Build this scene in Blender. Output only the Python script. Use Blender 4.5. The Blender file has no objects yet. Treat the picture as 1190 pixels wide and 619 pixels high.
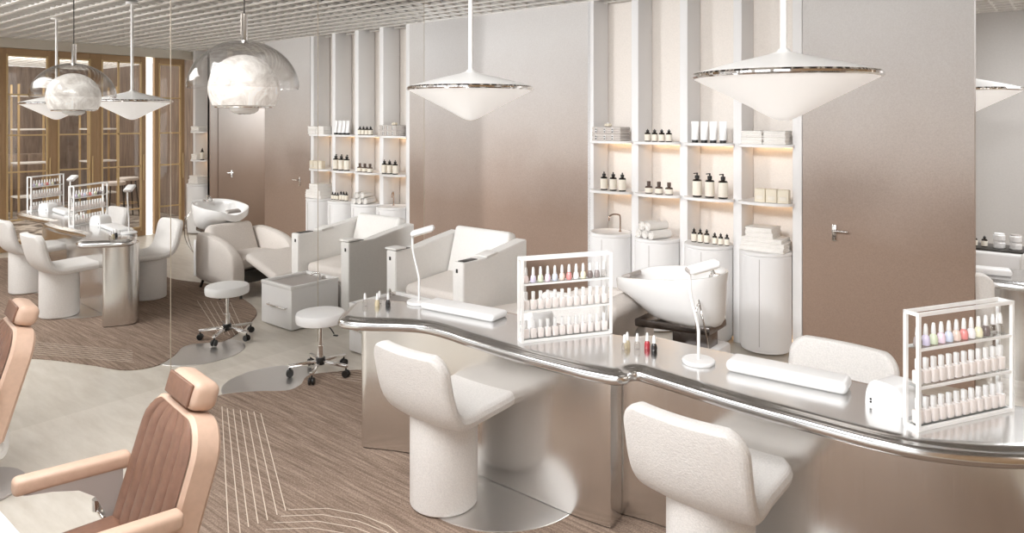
import bpy, bmesh, math, random
from mathutils import Vector, Matrix, Euler
random.seed(7)
PI = math.pi
C = bpy.context.scene.collection
R = math.radians

# ------------------------------------------------------------------ materials
MATS = {}
def nodes(name):
    m = bpy.data.materials.new(name); m.use_nodes = True
    nt = m.node_tree
    return m, nt, nt.nodes['Principled BSDF']
def mat(name, col, rough=.5, metal=0, bump=None, spec=.5, emit=None, estr=0, coat=0, alpha=1, trans=0, sss=0):
    if name in MATS: return MATS[name]
    m, nt, b = nodes(name)
    b.inputs['Base Color'].default_value = (*col, 1)
    b.inputs['Roughness'].default_value = rough
    b.inputs['Metallic'].default_value = metal
    b.inputs['Specular IOR Level'].default_value = spec
    b.inputs['Coat Weight'].default_value = coat
    b.inputs['Transmission Weight'].default_value = trans
    if emit:
        b.inputs['Emission Color'].default_value = (*emit, 1)
        b.inputs['Emission Strength'].default_value = estr
    if bump:
        scale, strength, cvar = bump
        tc = nt.nodes.new('ShaderNodeTexCoord')
        n = nt.nodes.new('ShaderNodeTexNoise'); n.inputs['Scale'].default_value = scale
        n.inputs['Detail'].default_value = 4
        nt.links.new(tc.outputs['Object'], n.inputs['Vector'])
        bp = nt.nodes.new('ShaderNodeBump'); bp.inputs['Strength'].default_value = strength
        bp.inputs['Distance'].default_value = .004
        nt.links.new(n.outputs['Fac'], bp.inputs['Height'])
        nt.links.new(bp.outputs['Normal'], b.inputs['Normal'])
        if cvar:
            r = nt.nodes.new('ShaderNodeValToRGB')
            r.color_ramp.elements[0].position = .3; r.color_ramp.elements[1].position = .7
            r.color_ramp.elements[0].color = (*[c*(1-cvar) for c in col], 1)
            r.color_ramp.elements[1].color = (*[min(1, c*(1+cvar)) for c in col], 1)
            nt.links.new(n.outputs['Fac'], r.inputs['Fac'])
            nt.links.new(r.outputs['Color'], b.inputs['Base Color'])
    MATS[name] = m
    return m

def srgb(r, g, b):
    f = lambda c: (c/255/12.92) if c/255 <= .04045 else ((c/255+.055)/1.055)**2.4
    return (f(r), f(g), f(b))

WHITE = mat('white_lacquer', srgb(240, 239, 238), .35)
PAINT = mat('white_paint', srgb(238, 236, 235), .6)
CERAMIC = mat('white_ceramic', srgb(240, 238, 236), .12)
CHROME = mat('chrome', (.8, .78, .76), .08, 1)
DARKMETAL = mat('dark_metal', (.06, .055, .05), .35, .8)
STEELDARK = mat('dark_steel', (.25, .23, .22), .25, 1)
BLACK = mat('black_plastic', (.015, .014, .013), .35)
BRASS = mat('brushed_brass', srgb(206, 178, 132), .4, .3)
BRONZE = mat('bronze_frame', srgb(172, 140, 104), .45, .1)
BOUCLE = mat('boucle_fabric', srgb(231, 227, 223), .9, bump=(160, .55, .07), spec=.2)
LINEN = mat('linen_upholstery', srgb(222, 214, 207), .85, bump=(120, .4, .06), spec=.2)
CREAM = mat('cream_leather', srgb(234, 231, 227), .55, bump=(60, .1, .02))
TOWEL = mat('white_terry', srgb(242, 238, 233), .95, bump=(220, .6, .05), spec=.1)
TAN = mat('tan_leather', srgb(203, 172, 151), .45, bump=(45, .12, .04))
TANDARK = mat('rust_leather', srgb(124, 91, 74), .42, bump=(40, .15, .10))
SHELL = mat('grey_shell', srgb(176, 168, 163), .5)
LABEL = mat('cream_label', srgb(240, 232, 218), .6)
AMBER = mat('dark_glass', (.02, .014, .01), .1, coat=.3)
BROWNG = mat('brown_glass', (.10, .065, .05), .12, coat=.3)
SOAP = mat('soap_box', srgb(238, 228, 208), .6)
COPPER = mat('copper_tap', srgb(184, 160, 144), .22, 1)
PENDW = mat('pendant_white', srgb(240, 238, 235), .4)
DIFF = mat('opal_diffuser', srgb(245, 242, 238), .4, emit=(1, .98, .96), estr=.30)
PLENUM = mat('plenum_board', srgb(58, 50, 44), .9, bump=(8, .1, .15))
SLAT = mat('white_slat', srgb(240, 236, 230), .55)
WOOD = None
MIRROR = mat('mirror_silver', (.93, .93, .92), .0, 1)
SEAM = mat('mirror_edge', srgb(206, 196, 178), .3, .3)
LITSTRIP = mat('lit_strip', (1, .98, .93), .5, emit=(1, .96, .88), estr=1.0)
LEDWARM = mat('warm_led', (1, .85, .65), .5, emit=(1, .64, .34), estr=4.2)

def steel(name, col, rough, vertical=True, scale=140):
    m, nt, b = nodes(name)
    b.inputs['Base Color'].default_value = (*col, 1); b.inputs['Metallic'].default_value = 1
    tc = nt.nodes.new('ShaderNodeTexCoord'); mp = nt.nodes.new('ShaderNodeMapping')
    mp.inputs['Scale'].default_value = (1, 1, .03) if vertical else (.05, 1, 1)
    n = nt.nodes.new('ShaderNodeTexNoise'); n.inputs['Scale'].default_value = scale; n.inputs['Detail'].default_value = 3
    nt.links.new(tc.outputs['Object'], mp.inputs['Vector']); nt.links.new(mp.outputs['Vector'], n.inputs['Vector'])
    mr = nt.nodes.new('ShaderNodeMapRange'); mr.inputs['To Min'].default_value = rough*.8; mr.inputs['To Max'].default_value = rough*1.25
    nt.links.new(n.outputs['Fac'], mr.inputs['Value']); nt.links.new(mr.outputs['Result'], b.inputs['Roughness'])
    bp = nt.nodes.new('ShaderNodeBump'); bp.inputs['Strength'].default_value = .03; bp.inputs['Distance'].default_value = .002
    nt.links.new(n.outputs['Fac'], bp.inputs['Height']); nt.links.new(bp.outputs['Normal'], b.inputs['Normal'])
    MATS[name] = m
    return m
STEELTOP = mat('polished_steel_top', (.76, .755, .75), .2, 1)
STEELPANEL = steel('brushed_steel_panel', (.80, .785, .765), .2, True)
STEELFLOOR = steel('steel_floor_inlay', (.78, .765, .75), .34, False, 60)

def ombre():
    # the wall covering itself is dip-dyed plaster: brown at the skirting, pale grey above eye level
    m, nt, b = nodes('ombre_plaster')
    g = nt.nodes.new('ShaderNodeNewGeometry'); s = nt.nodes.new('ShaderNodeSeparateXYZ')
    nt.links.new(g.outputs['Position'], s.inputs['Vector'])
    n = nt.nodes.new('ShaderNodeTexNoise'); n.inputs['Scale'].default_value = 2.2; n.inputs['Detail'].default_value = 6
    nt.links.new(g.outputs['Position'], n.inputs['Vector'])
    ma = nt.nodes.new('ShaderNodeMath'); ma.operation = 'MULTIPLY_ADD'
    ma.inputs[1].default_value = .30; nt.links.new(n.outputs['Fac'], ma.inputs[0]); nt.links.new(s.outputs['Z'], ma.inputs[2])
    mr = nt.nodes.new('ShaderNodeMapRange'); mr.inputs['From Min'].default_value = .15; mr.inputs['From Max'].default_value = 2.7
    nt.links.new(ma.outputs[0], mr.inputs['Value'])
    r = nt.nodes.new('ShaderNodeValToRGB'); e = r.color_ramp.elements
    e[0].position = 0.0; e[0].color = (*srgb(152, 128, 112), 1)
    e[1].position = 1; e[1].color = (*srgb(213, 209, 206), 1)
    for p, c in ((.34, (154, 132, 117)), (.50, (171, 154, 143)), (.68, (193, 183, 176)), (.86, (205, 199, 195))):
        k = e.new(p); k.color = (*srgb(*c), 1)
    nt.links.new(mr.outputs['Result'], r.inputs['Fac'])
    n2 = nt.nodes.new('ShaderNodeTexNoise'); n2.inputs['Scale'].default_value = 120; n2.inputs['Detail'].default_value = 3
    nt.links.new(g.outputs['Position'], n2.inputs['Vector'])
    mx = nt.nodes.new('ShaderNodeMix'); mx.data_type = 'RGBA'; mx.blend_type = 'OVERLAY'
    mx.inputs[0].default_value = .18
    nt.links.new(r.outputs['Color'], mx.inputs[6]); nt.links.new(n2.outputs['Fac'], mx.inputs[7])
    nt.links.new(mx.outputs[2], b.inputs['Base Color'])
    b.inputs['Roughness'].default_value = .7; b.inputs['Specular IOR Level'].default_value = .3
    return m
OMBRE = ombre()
NICHE = mat('niche_plaster', srgb(238, 230, 222), .7, bump=(90, .1, .03))
GREYWALL = mat('grey_plaster', srgb(196, 192, 188), .7, bump=(60, .1, .03))
BEIGETRIM = mat('beige_trim', srgb(206, 198, 184), .6)

def stone():
    m, nt, b = nodes('beige_stone_floor')
    g = nt.nodes.new('ShaderNodeNewGeometry')
    mp = nt.nodes.new('ShaderNodeMapping'); mp.inputs['Scale'].default_value = (1.2, 5, 1); mp.inputs['Rotation'].default_value = (0, 0, R(-20))
    nt.links.new(g.outputs['Position'], mp.inputs['Vector'])
    n = nt.nodes.new('ShaderNodeTexNoise'); n.inputs['Scale'].default_value = 2.5; n.inputs['Detail'].default_value = 8; n.inputs['Roughness'].default_value = .65
    nt.links.new(mp.outputs['Vector'], n.inputs['Vector'])
    r = nt.nodes.new('ShaderNodeValToRGB'); e = r.color_ramp.elements
    e[0].position = .3; e[0].color = (*srgb(200, 191, 178), 1); e[1].position = .7; e[1].color = (*srgb(220, 213, 202), 1)
    nt.links.new(n.outputs['Fac'], r.inputs['Fac']); nt.links.new(r.outputs['Color'], b.inputs['Base Color'])
    b.inputs['Roughness'].default_value = .32
    return m
STONE = stone()
def carpet_mat():
    m, nt, b = nodes('brown_streaked_carpet')
    g = nt.nodes.new('ShaderNodeNewGeometry')
    mp = nt.nodes.new('ShaderNodeMapping'); mp.inputs['Scale'].default_value = (1.1, 30, 1); mp.inputs['Rotation'].default_value = (0, 0, R(-64))
    nt.links.new(g.outputs['Position'], mp.inputs['Vector'])
    n = nt.nodes.new('ShaderNodeTexNoise'); n.inputs['Scale'].default_value = 2.2; n.inputs['Detail'].default_value = 6; n.inputs['Roughness'].default_value = .7
    nt.links.new(mp.outputs['Vector'], n.inputs['Vector'])
    n2 = nt.nodes.new('ShaderNodeTexNoise'); n2.inputs['Scale'].default_value = 150; n2.inputs['Detail'].default_value = 2
    nt.links.new(g.outputs['Position'], n2.inputs['Vector'])
    ad = nt.nodes.new('ShaderNodeMath'); ad.operation = 'MULTIPLY_ADD'; ad.inputs[1].default_value = .5
    nt.links.new(n2.outputs['Fac'], ad.inputs[0]); nt.links.new(n.outputs['Fac'], ad.inputs[2])
    r = nt.nodes.new('ShaderNodeValToRGB'); e = r.color_ramp.elements
    e[0].position = .45; e[0].color = (*srgb(92, 76, 66), 1); e[1].position = 1.0; e[1].color = (*srgb(184, 163, 147), 1)
    k = e.new(.72); k.color = (*srgb(140, 121, 107), 1)
    nt.links.new(ad.outputs[0], r.inputs['Fac']); nt.links.new(r.outputs['Color'], b.inputs['Base Color'])
    bp = nt.nodes.new('ShaderNodeBump'); bp.inputs['Strength'].default_value = .5; bp.inputs['Distance'].default_value = .004
    nt.links.new(n2.outputs['Fac'], bp.inputs['Height']); nt.links.new(bp.outputs['Normal'], b.inputs['Normal'])
    b.inputs['Roughness'].default_value = .95; b.inputs['Specular IOR Level'].default_value = .1
    return m
CARPET = carpet_mat()
INLAY = mat('cream_inlay', srgb(220, 206, 188), .8)
def glass(name, tint, refl=1.0):
    # thin clear glass: see-through with a Fresnel sheen
    m = bpy.data.materials.new(name); m.use_nodes = True; nt = m.node_tree; nt.nodes.clear()
    o = nt.nodes.new('ShaderNodeOutputMaterial'); mx = nt.nodes.new('ShaderNodeMixShader')
    t = nt.nodes.new('ShaderNodeBsdfTransparent'); t.inputs['Color'].default_value = (*tint, 1)
    gl = nt.nodes.new('ShaderNodeBsdfGlossy'); gl.inputs['Roughness'].default_value = .02
    lw = nt.nodes.new('ShaderNodeLayerWeight'); lw.inputs['Blend'].default_value = .5
    pw = nt.nodes.new('ShaderNodeMath'); pw.operation = 'POWER'; pw.inputs[1].default_value = 4.0
    mu = nt.nodes.new('ShaderNodeMath'); mu.operation = 'MULTIPLY_ADD'; mu.inputs[1].default_value = .75*refl; mu.inputs[2].default_value = .035*refl; mu.use_clamp = True
    nt.links.new(lw.outputs['Facing'], pw.inputs[0]); nt.links.new(pw.outputs[0], mu.inputs[0]); nt.links.new(mu.outputs[0], mx.inputs['Fac'])
    nt.links.new(t.outputs[0], mx.inputs[1]); nt.links.new(gl.outputs[0], mx.inputs[2]); nt.links.new(mx.outputs[0], o.inputs['Surface'])
    return m
PANE = glass('door_glass', (.94, .92, .90), .9)
DOMEG = glass('dome_glass', (.96, .955, .95), 1.7)
SHELFG = glass('shelf_glass', (.92, .94, .94), 1.0)
VIAL = glass('vial_glass', (.90, .89, .88), 1.2)
def alabaster():
    m, nt, b = nodes('alabaster_globe')
    tc = nt.nodes.new('ShaderNodeTexCoord')
    n = nt.nodes.new('ShaderNodeTexNoise'); n.inputs['Scale'].default_value = 9; n.inputs['Detail'].default_value = 9; n.inputs['Roughness'].default_value = .7
    n.inputs['Distortion'].default_value = 1.2
    nt.links.new(tc.outputs['Object'], n.inputs['Vector'])
    r = nt.nodes.new('ShaderNodeValToRGB'); e = r.color_ramp.elements
    e[0].position = .36; e[0].color = (*srgb(204, 197, 190), 1); e[1].position = .6; e[1].color = (*srgb(250, 247, 243), 1)
    nt.links.new(n.outputs['Fac'], r.inputs['Fac']); nt.links.new(r.outputs['Color'], b.inputs['Base Color'])
    nt.links.new(r.outputs['Color'], b.inputs['Emission Color'])   # the lit stone glows through its own veining
    b.inputs['Emission Strength'].default_value = .2; b.inputs['Roughness'].default_value = .35
    return m
ALAB = alabaster()
def woodmat():
    m, nt, b = nodes('brown_wood_panel')
    g = nt.nodes.new('ShaderNodeNewGeometry'); mp = nt.nodes.new('ShaderNodeMapping'); mp.inputs['Scale'].default_value = (6, 6, .7)
    nt.links.new(g.outputs['Position'], mp.inputs['Vector'])
    n = nt.nodes.new('ShaderNodeTexNoise'); n.inputs['Scale'].default_value = 3; n.inputs['Detail'].default_value = 6
    nt.links.new(mp.outputs['Vector'], n.inputs['Vector'])
    r = nt.nodes.new('ShaderNodeValToRGB'); e = r.color_ramp.elements
    e[0].position = .3; e[0].color = (*srgb(112, 96, 84), 1); e[1].position = .7; e[1].color = (*srgb(160, 140, 124), 1)
    nt.links.new(n.outputs['Fac'], r.inputs['Fac']); nt.links.new(r.outputs['Color'], b.inputs['Base Color'])
    b.inputs['Roughness'].default_value = .4
    return m
WOOD = woodmat()
def hallfloor():
    m, nt, b = nodes('hall_stone')
    g = nt.nodes.new('ShaderNodeNewGeometry')
    n = nt.nodes.new('ShaderNodeTexNoise'); n.inputs['Scale'].default_value = 4; n.inputs['Detail'].default_value = 5; n.inputs['Distortion'].default_value = .8
    nt.links.new(g.outputs['Position'], n.inputs['Vector'])
    r = nt.nodes.new('ShaderNodeValToRGB'); e = r.color_ramp.elements
    e[0].position = .42; e[0].color = (*srgb(96, 86, 78), 1); e[1].position = .58; e[1].color = (*srgb(210, 200, 188), 1)
    nt.links.new(n.outputs['Fac'], r.inputs['Fac']); nt.links.new(r.outputs['Color'], b.inputs['Base Color'])
    b.inputs['Roughness'].default_value = .3
    return m
HALLFLOOR = hallfloor()
CARD = mat('grey_towel_wrap', srgb(206, 198, 192), .8, bump=(120, .3, .05))

# ------------------------------------------------------------------ mesh helpers
def nb(): return bmesh.new()
def merge(bm, t, M=None):
    if M is not None: bmesh.ops.transform(t, matrix=M, verts=t.verts)
    me = bpy.data.meshes.new('tmp'); t.to_mesh(me); t.free(); bm.from_mesh(me); bpy.data.meshes.remove(me)
    return bm
def box(bm, c, s, r=0, seg=2, rot=(0, 0, 0)):
    t = bmesh.new(); bmesh.ops.create_cube(t, size=1)
    bmesh.ops.scale(t, vec=s, verts=t.verts)
    if r > 0: bmesh.ops.bevel(t, geom=list(t.edges), offset=min(r, min(s)*.49), segments=seg, profile=.5, affect='EDGES')
    M = Matrix.Translation(c) @ Euler(rot).to_matrix().to_4x4()
    return merge(bm, t, M)
def lathe(bm, prof, seg=32, M=None):
    t = bmesh.new(); rings = []
    for r, z in prof:
        if r < 1e-6: rings.append([t.verts.new((0, 0, z))])
        else: rings.append([t.verts.new((r*math.cos(2*PI*i/seg), r*math.sin(2*PI*i/seg), z)) for i in range(seg)])
    for a, b in zip(rings, rings[1:]):
        for i in range(seg):
            j = (i+1) % seg
            if len(a) == 1 and len(b) == 1: continue
            if len(a) == 1: t.faces.new((a[0], b[j], b[i]))
            elif len(b) == 1: t.faces.new((a[i], a[j], b[0]))
            else: t.faces.new((a[i], a[j], b[j], b[i]))
    bmesh.ops.recalc_face_normals(t, faces=t.faces)
    return merge(bm, t, M)
def cyl(bm, c, r, h, seg=28, bev=0, r2=None):
    r2 = r if r2 is None else r2
    if bev: p = [(0, 0), (r-bev, 0), (r, bev), (r2, h-bev), (r2-bev, h), (0, h)]
    else: p = [(0, 0), (r, 0), (r2, h), (0, h)]
    return lathe(bm, p, seg, Matrix.Translation(c))
def tube(bm, pts, r, seg=10, radii=None):
    pts = [Vector(p) for p in pts]; t = bmesh.new(); rings = []; up = None
    for i, p in enumerate(pts):
        d = (pts[min(i+1, len(pts)-1)]-pts[max(i-1, 0)]).normalized()
        if up is None: up = Vector((0, 0, 1)) if abs(d.z) < .9 else Vector((1, 0, 0))
        a = d.cross(up).normalized(); b = a.cross(d).normalized(); up = b
        rr = radii[i] if radii else r
        rings.append([t.verts.new(p+a*rr*math.cos(2*PI*k/seg)+b*rr*math.sin(2*PI*k/seg)) for k in range(seg)])
    for a, b in zip(rings, rings[1:]):
        for k in range(seg): t.faces.new((a[k], a[(k+1) % seg], b[(k+1) % seg], b[k]))
    t.faces.new(rings[0][::-1]); t.faces.new(rings[-1])
    bmesh.ops.recalc_face_normals(t, faces=t.faces)
    return merge(bm, t)
def spline(pts, n=8, closed=False):
    P = [Vector(p) for p in pts]; out = []; N = len(P)
    rng = range(N if closed else N-1)
    for i in rng:
        g = lambda k: P[k % N] if closed else P[max(0, min(N-1, k))]
        a, b, c, d = g(i-1), g(i), g(i+1), g(i+2)
        for k in range(n):
            u = k/n
            out.append(.5*((2*b)+(c-a)*u+(2*a-5*b+4*c-d)*u*u+(-a+3*b-3*c+d)*u**3))
    if not closed: out.append(P[-1])
    return out
def inset(poly, d):
    N = len(poly); out = []
    for i in range(N):
        t = (poly[(i+1) % N]-poly[i-1]); t = Vector((t.x, t.y)).normalized()
        n = Vector((-t.y, t.x)); out.append(Vector((poly[i].x, poly[i].y))+n*d)
    if d < .006: return out
    # points that fold over at tight corners are re-spaced between their sound neighbours
    P = [Vector((p.x, p.y)) for p in poly]
    ok = [min((o-p).length for p in P) > d*.965 for o in out]
    if all(ok) or not any(ok): return out
    i0 = ok.index(True); i = 0
    while i < N:
        a = (i0+i) % N
        if ok[a] and not ok[(a+1) % N]:
            k = 1
            while not ok[(a+k) % N]: k += 1
            e = (a+k) % N
            for q in range(1, k): out[(a+q) % N] = out[a].lerp(out[e], q/k)
            i += k
        else: i += 1
    return out
def slab(bm, poly, prof):
    """closed outline (CCW); prof = [(inset, z), ...] from bottom to top; caps at both ends"""
    t = bmesh.new(); rings = []
    for d, z in prof:
        rings.append([t.verts.new((p.x, p.y, z)) for p in inset(poly, d)])
    N = len(poly)
    for a, b in zip(rings, rings[1:]):
        for i in range(N): t.faces.new((a[i], a[(i+1) % N], b[(i+1) % N], b[i]))
    f1 = t.faces.new(rings[0][::-1]); f2 = t.faces.new(rings[-1])
    t.normal_update(); bmesh.ops.triangulate(t, faces=[f1, f2])
    bmesh.ops.recalc_face_normals(t, faces=t.faces)
    return merge(bm, t)
def grid_shell(bm, f, nu, nv, thick):
    """closed shell between surface f(u,v) and its offset"""
    t = bmesh.new()
    P = [[Vector(f(i/nu, j/nv)) for j in range(nv+1)] for i in range(nu+1)]
    V = [[t.verts.new(p) for p in row] for row in P]
    F = [t.faces.new((V[i][j], V[i+1][j], V[i+1][j+1], V[i][j+1])) for i in range(nu) for j in range(nv)]
    t.normal_update()
    bmesh.ops.solidify(t, geom=F, thickness=thick)
    bmesh.ops.remove_doubles(t, verts=t.verts, dist=1e-5)
    bmesh.ops.recalc_face_normals(t, faces=t.faces)
    return merge(bm, t)

def round_shell(bm, f, nu, nv, thick, L, W):
    """padded shell around surface f(u,v), edges fully rounded"""
    t = bmesh.new(); cosp = lambda k, n: .5*(1-math.cos(PI*k/n))*.6+.4*k/n
    U = [cosp(i, nu) for i in range(nu+1)]; Vv = [cosp(j, nv) for j in range(nv+1)]
    A, B = [], []
    for u in U:
        ra, rb = [], []
        for v in Vv:
            p = Vector(f(u, v)); e = 1e-3
            du = Vector(f(min(1, u+e), v))-Vector(f(max(0, u-e), v)); dv = Vector(f(u, min(1, v+e)))-Vector(f(u, max(0, v-e)))
            n = du.cross(dv)
            if n.length < 1e-12: n = Vector((0, 0, 1))
            n.normalize()
            d = min(min(u, 1-u)*L, min(v, 1-v)*W); r = .030
            q = 1-min(1, d/r); h = thick/2*math.sqrt(max(0, 1-q*q))
            ra.append(t.verts.new(p+n*h)); rb.append(t.verts.new(p-n*h))
        A.append(ra); B.append(rb)
    for i in range(nu):
        for j in range(nv):
            t.faces.new((A[i][j], A[i+1][j], A[i+1][j+1], A[i][j+1])); t.faces.new((B[i][j], B[i][j+1], B[i+1][j+1], B[i+1][j]))
    bmesh.ops.remove_doubles(t, verts=t.verts, dist=1e-5)
    bmesh.ops.recalc_face_normals(t, faces=t.faces)
    return merge(bm, t)

# ------------------------------------------------------------------ object helpers
def obj(name, bm, m, parent=None, loc=None, sharp=38, label=None, kind=None):
    me = bpy.data.meshes.new(name); bm.to_mesh(me); bm.free()
    me.materials.append(m)
    if sharp:
        for p in me.polygons: p.use_smooth = True
        me.set_sharp_from_angle(angle=R(sharp))
    o = bpy.data.objects.new(name, me); C.objects.link(o)
    if parent: o.parent = parent
    if loc: o.location = loc
    if label: o['label'] = label
    if kind: o['kind'] = kind
    return o
def subsurf(o, n=2):
    md = o.modifiers.new('s', 'SUBSURF'); md.levels = n; md.render_levels = n
    return o
def tag(o, label, cat, group=None):
    o['label'] = label; o['category'] = cat
    if group: o['group'] = group
    return o
def thing(name, label, cat, loc=(0, 0, 0), rz=0, group=None):
    o = bpy.data.objects.new(name, None); C.objects.link(o)
    o.location = loc; o.rotation_euler = (0, 0, rz); o.empty_display_size = .05
    return tag(o, label, cat, group)
def struct(name, bm, m, parent=None, sharp=38):
    o = obj(name, bm, m, parent, sharp=sharp)
    if not parent: o['kind'] = 'structure'
    return o
def dup(root, loc, rz=None, label=None, group=None, mats=None):
    r = root.copy(); C.objects.link(r); r.location = loc
    if rz is not None: r.rotation_euler = (0, 0, rz)
    if label: r['label'] = label
    if group: r['group'] = group
    for ch in list(root.children):
        c = ch.copy(); C.objects.link(c); c.parent = r
        for g in list(ch.children):
            d = g.copy(); C.objects.link(d); d.parent = c
    return r
ORD = ['first', 'second', 'third', 'fourth', 'fifth', 'sixth', 'seventh', 'eighth', 'ninth', 'tenth', 'eleventh', 'twelfth']

# ------------------------------------------------------------------ camera (origin: foot of the mirror wall, +Y towards the niche wall)
XC, YW, H = 4.748, 5.470, 2.875
cam = bpy.data.cameras.new('camera'); co = bpy.data.objects.new('camera', cam); C.objects.link(co)
co.location = (XC, 0, 1.788); co.rotation_euler = (R(90), 0, .6823)
cam.sensor_width = 36; cam.lens = 811.2*36/1190
cam.shift_y = -(309.5-138.4)/1190
cam.clip_start = .05
bpy.context.scene.camera = co

# ------------------------------------------------------------------ setting
bm = nb(); box(bm, (3.0, 3.2, -.05), (10, 13.2, .1)); struct('floor', bm, STONE)
# niche wall with plain stretches either side of the shelf recess
F0, BAY, FT, ND = 1.239, .4624, .07, .26
F4 = F0+4*BAY
bm = nb()
box(bm, ((-2.0+F0)/2, YW+.16, H/2+.1), (F0+2.0, .32, H+.2))
struct('wall_back', bm, OMBRE)
bm = nb(); box(bm, ((F4+.03+4.213)/2+.005, YW+.05, H/2+.1), (4.213-F4-.04, .10, H+.2))
dr = struct('door_1', bm, OMBRE)
bm = nb(); box(bm, ((F0+F4)/2, YW+ND+.05, H/2+.1), (F4-F0+.3, .08, H+.2)); struct('wall_niche', bm, NICHE)
def lever(parent, x, y, z, rz=0):
    hb = nb(); box(hb, (0, -.008, 0), (.032, .016, .12), .004)
    tube(hb, [(0, -.012, .02), (0, -.05, .02)], .009); tube(hb, [(0, -.05, .02), (.10, -.05, .02)], .008)
    h = obj('door_handle', hb, CHROME, parent); h.location = (x, y, z); h.rotation_euler = (0, 0, rz)
    return h
lever(dr, 3.355, YW, .955)
# deeper bay beyond the door, its back and side walls
bm = nb(); box(bm, (4.0, 8.70, H/2+.1), (5.4, .1, H+.2)); struct('wall_far', bm, GREYWALL)
bm = nb(); box(bm, (5.78, 7.1, H/2+.1), (.10, 3.26, H+.2)); sw = struct('wall_side', bm, OMBRE)
bm = nb(); box(bm, (5.722, 5.98, 1.2), (.012, .78, 2.4), .003); d2 = struct('door_2', bm, OMBRE)
lever(d2, 5.716, 5.80, .92, R(-90))
# second, narrow shelf recess next to the glazed doors
bm = nb(); box(bm, (6.08, YW+ND+.05, H/2+.1), (.72, .08, H+.2)); struct('wall_alcove', bm, NICHE)

# ceiling: board above an open grid of white blades
bm = nb()
box(bm, (3.0, 3.2, H+.42), (10.4, 13.4, .06))
struct('ceiling', bm, PLENUM)
bm = nb()
y = -2.3
while y < 8.65:
    box(bm, (2.25, y, H+.015), (8.4, .036, .022)); y += .185
x = -1.9
while x < 6.42:
    box(bm, (x, 3.15, H+.02), (.016, 11.0, .02)); x += .15
o = struct('ceiling_grid', bm, SLAT, sharp=None)

# mirror wall: frameless panels with fine bevelled joints
edges = [4.544, 3.372, 2.20, 1.03, -.14]
names = ['nearest the shelf wall', 'second from the shelf wall, behind the wheeled stool', 'third from the shelf wall, reflecting the manicure table', 'nearest the front edge of the room']
for i in range(4):
    a, b = edges[i+1], edges[i]
    t = thing('mirror_panel', 'tall frameless wall mirror panel, '+names[i], 'mirror', (0, (a+b)/2, 0), group='mirror wall panels')
    m = nb(); box(m, (-.02, 0, (H+.06)/2), (.04, (b-a)-.004, H+.06)); obj('mirror_glass', m, MIRROR, t, sharp=None)
    m = nb(); box(m, (-.02, (b-a)/2-.0015, (H+.06)/2), (.042, .005, H+.06)); obj('edge_strip', m, SEAM, t, sharp=None)
bm = nb(); box(bm, (-.09, 1.05, (H+.2)/2), (.10, 6.98, H+.2)); struct('wall_left', bm, PAINT)

# ------------------------------------------------------------------ shelf recess
def shelving(x0, n, nm, label, zs=(1.125, 1.572)):
    t = thing('shelving_unit', label, 'shelves', (x0, YW, 0))
    for i in range(n+1):
        m = nb(); box(m, (i*BAY, ND/2, (H+.05)/2), (FT, ND, H+.05), .006); obj('divider', m, PAINT, t)
    for i in range(n):
        for z in zs:
            m = nb(); cx = (i+.5)*BAY
            r = (BAY-FT)/2+.018
            pts = [Vector((cx+r*math.cos(a), -.01-.115*abs(math.sin(a))**.8)) for a in [PI+PI*k/24 for k in range(25)]]
            pts = [Vector((p.x, p.y)) for p in pts]
            w = (BAY-FT)/2
            pl = pts+[Vector((cx+w, .0)), Vector((cx+w, ND-.005)), Vector((cx-w, ND-.005)), Vector((cx-w, .0))]
            tt = bmesh.new()
            lo = [tt.verts.new((p.x, p.y, z)) for p in pl]; hi = [tt.verts.new((p.x, p.y, z+.022)) for p in pl]
            N = len(pl)
            for k in range(N): tt.faces.new((lo[k], lo[(k+1) % N], hi[(k+1) % N], hi[k]))
            tt.faces.new(lo[::-1]); tt.faces.new(hi)
            bmesh.ops.recalc_face_normals(tt, faces=tt.faces); merge(m, tt)
            s = obj('shelf', m, PAINT, t)
            l = nb(); box(l, (cx, ND-.03, z-.008), (BAY-FT-.05, .012, .010)); obj('light_strip', l, LEDWARM, s, sharp=None)
    return t
shelving(F0, 4, '', 'white four-bay wall shelving with rounded shelves and full-height dividers')
shelving(5.80, 1, '', 'narrow single-bay white wall shelving beside the glazed brass doors')

def drum(x, label, basin=False):
    t = thing('drum_cabinet', label, 'cabinet', (x, YW-.02, 0), group='round pedestal cabinets')
    m = nb(); r = (BAY-FT)/2-.003
    lathe(m, [(0, .02), (r-.012, .02), (r-.012, .04), (r, .045), (r, .742), (r-.006, .748), (0, .748)], 48); obj('body', m, PAINT, t)
    m = nb()
    if basin:
        lathe(m, [(0, .752), (.03, .752), (.10, .752), (r-.03, .766), (r-.015, .777), (r+.002, .775), (r+.002, .75), (0, .75)], 48)
        obj('basin', m, CERAMIC, t)
        m = nb(); tube(m, spline([(.06, .06, .775), (.06, .06, .90), (.05, .05, .925), (.015, .01, .93), (-.005, -.02, .91), (-.007, -.022, .875)], 6), .007); cyl(m, (.06, .06, .772), .013, .01, 16)
        obj('tap', m, COPPER, t)
    else:
        cyl(m, (0, 0, .75), r+.002, .026, 48, .004); obj('top', m, PAINT, t)
    m = nb(); box(m, (.02, -r+.0005, .40), (.003, .004, .66)); obj('door_gap', m, SHELL, t, sharp=None)
    m = nb(); box(m, (0, .262, .03), (.36, .012, .012)); obj('light_strip', m, LEDWARM, t, sharp=None)
    return t
bx = [F0+BAY*(i+.5) for i in range(4)]
drum(bx[0], 'white round pedestal cabinet with sunken basin and copper tap', True)
drum(bx[1], 'white round pedestal cabinet carrying rolled towels')
drum(bx[2], 'white round pedestal cabinet carrying six dropper bottles')
drum(bx[3], 'white round pedestal cabinet carrying a stack of folded towels')
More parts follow.
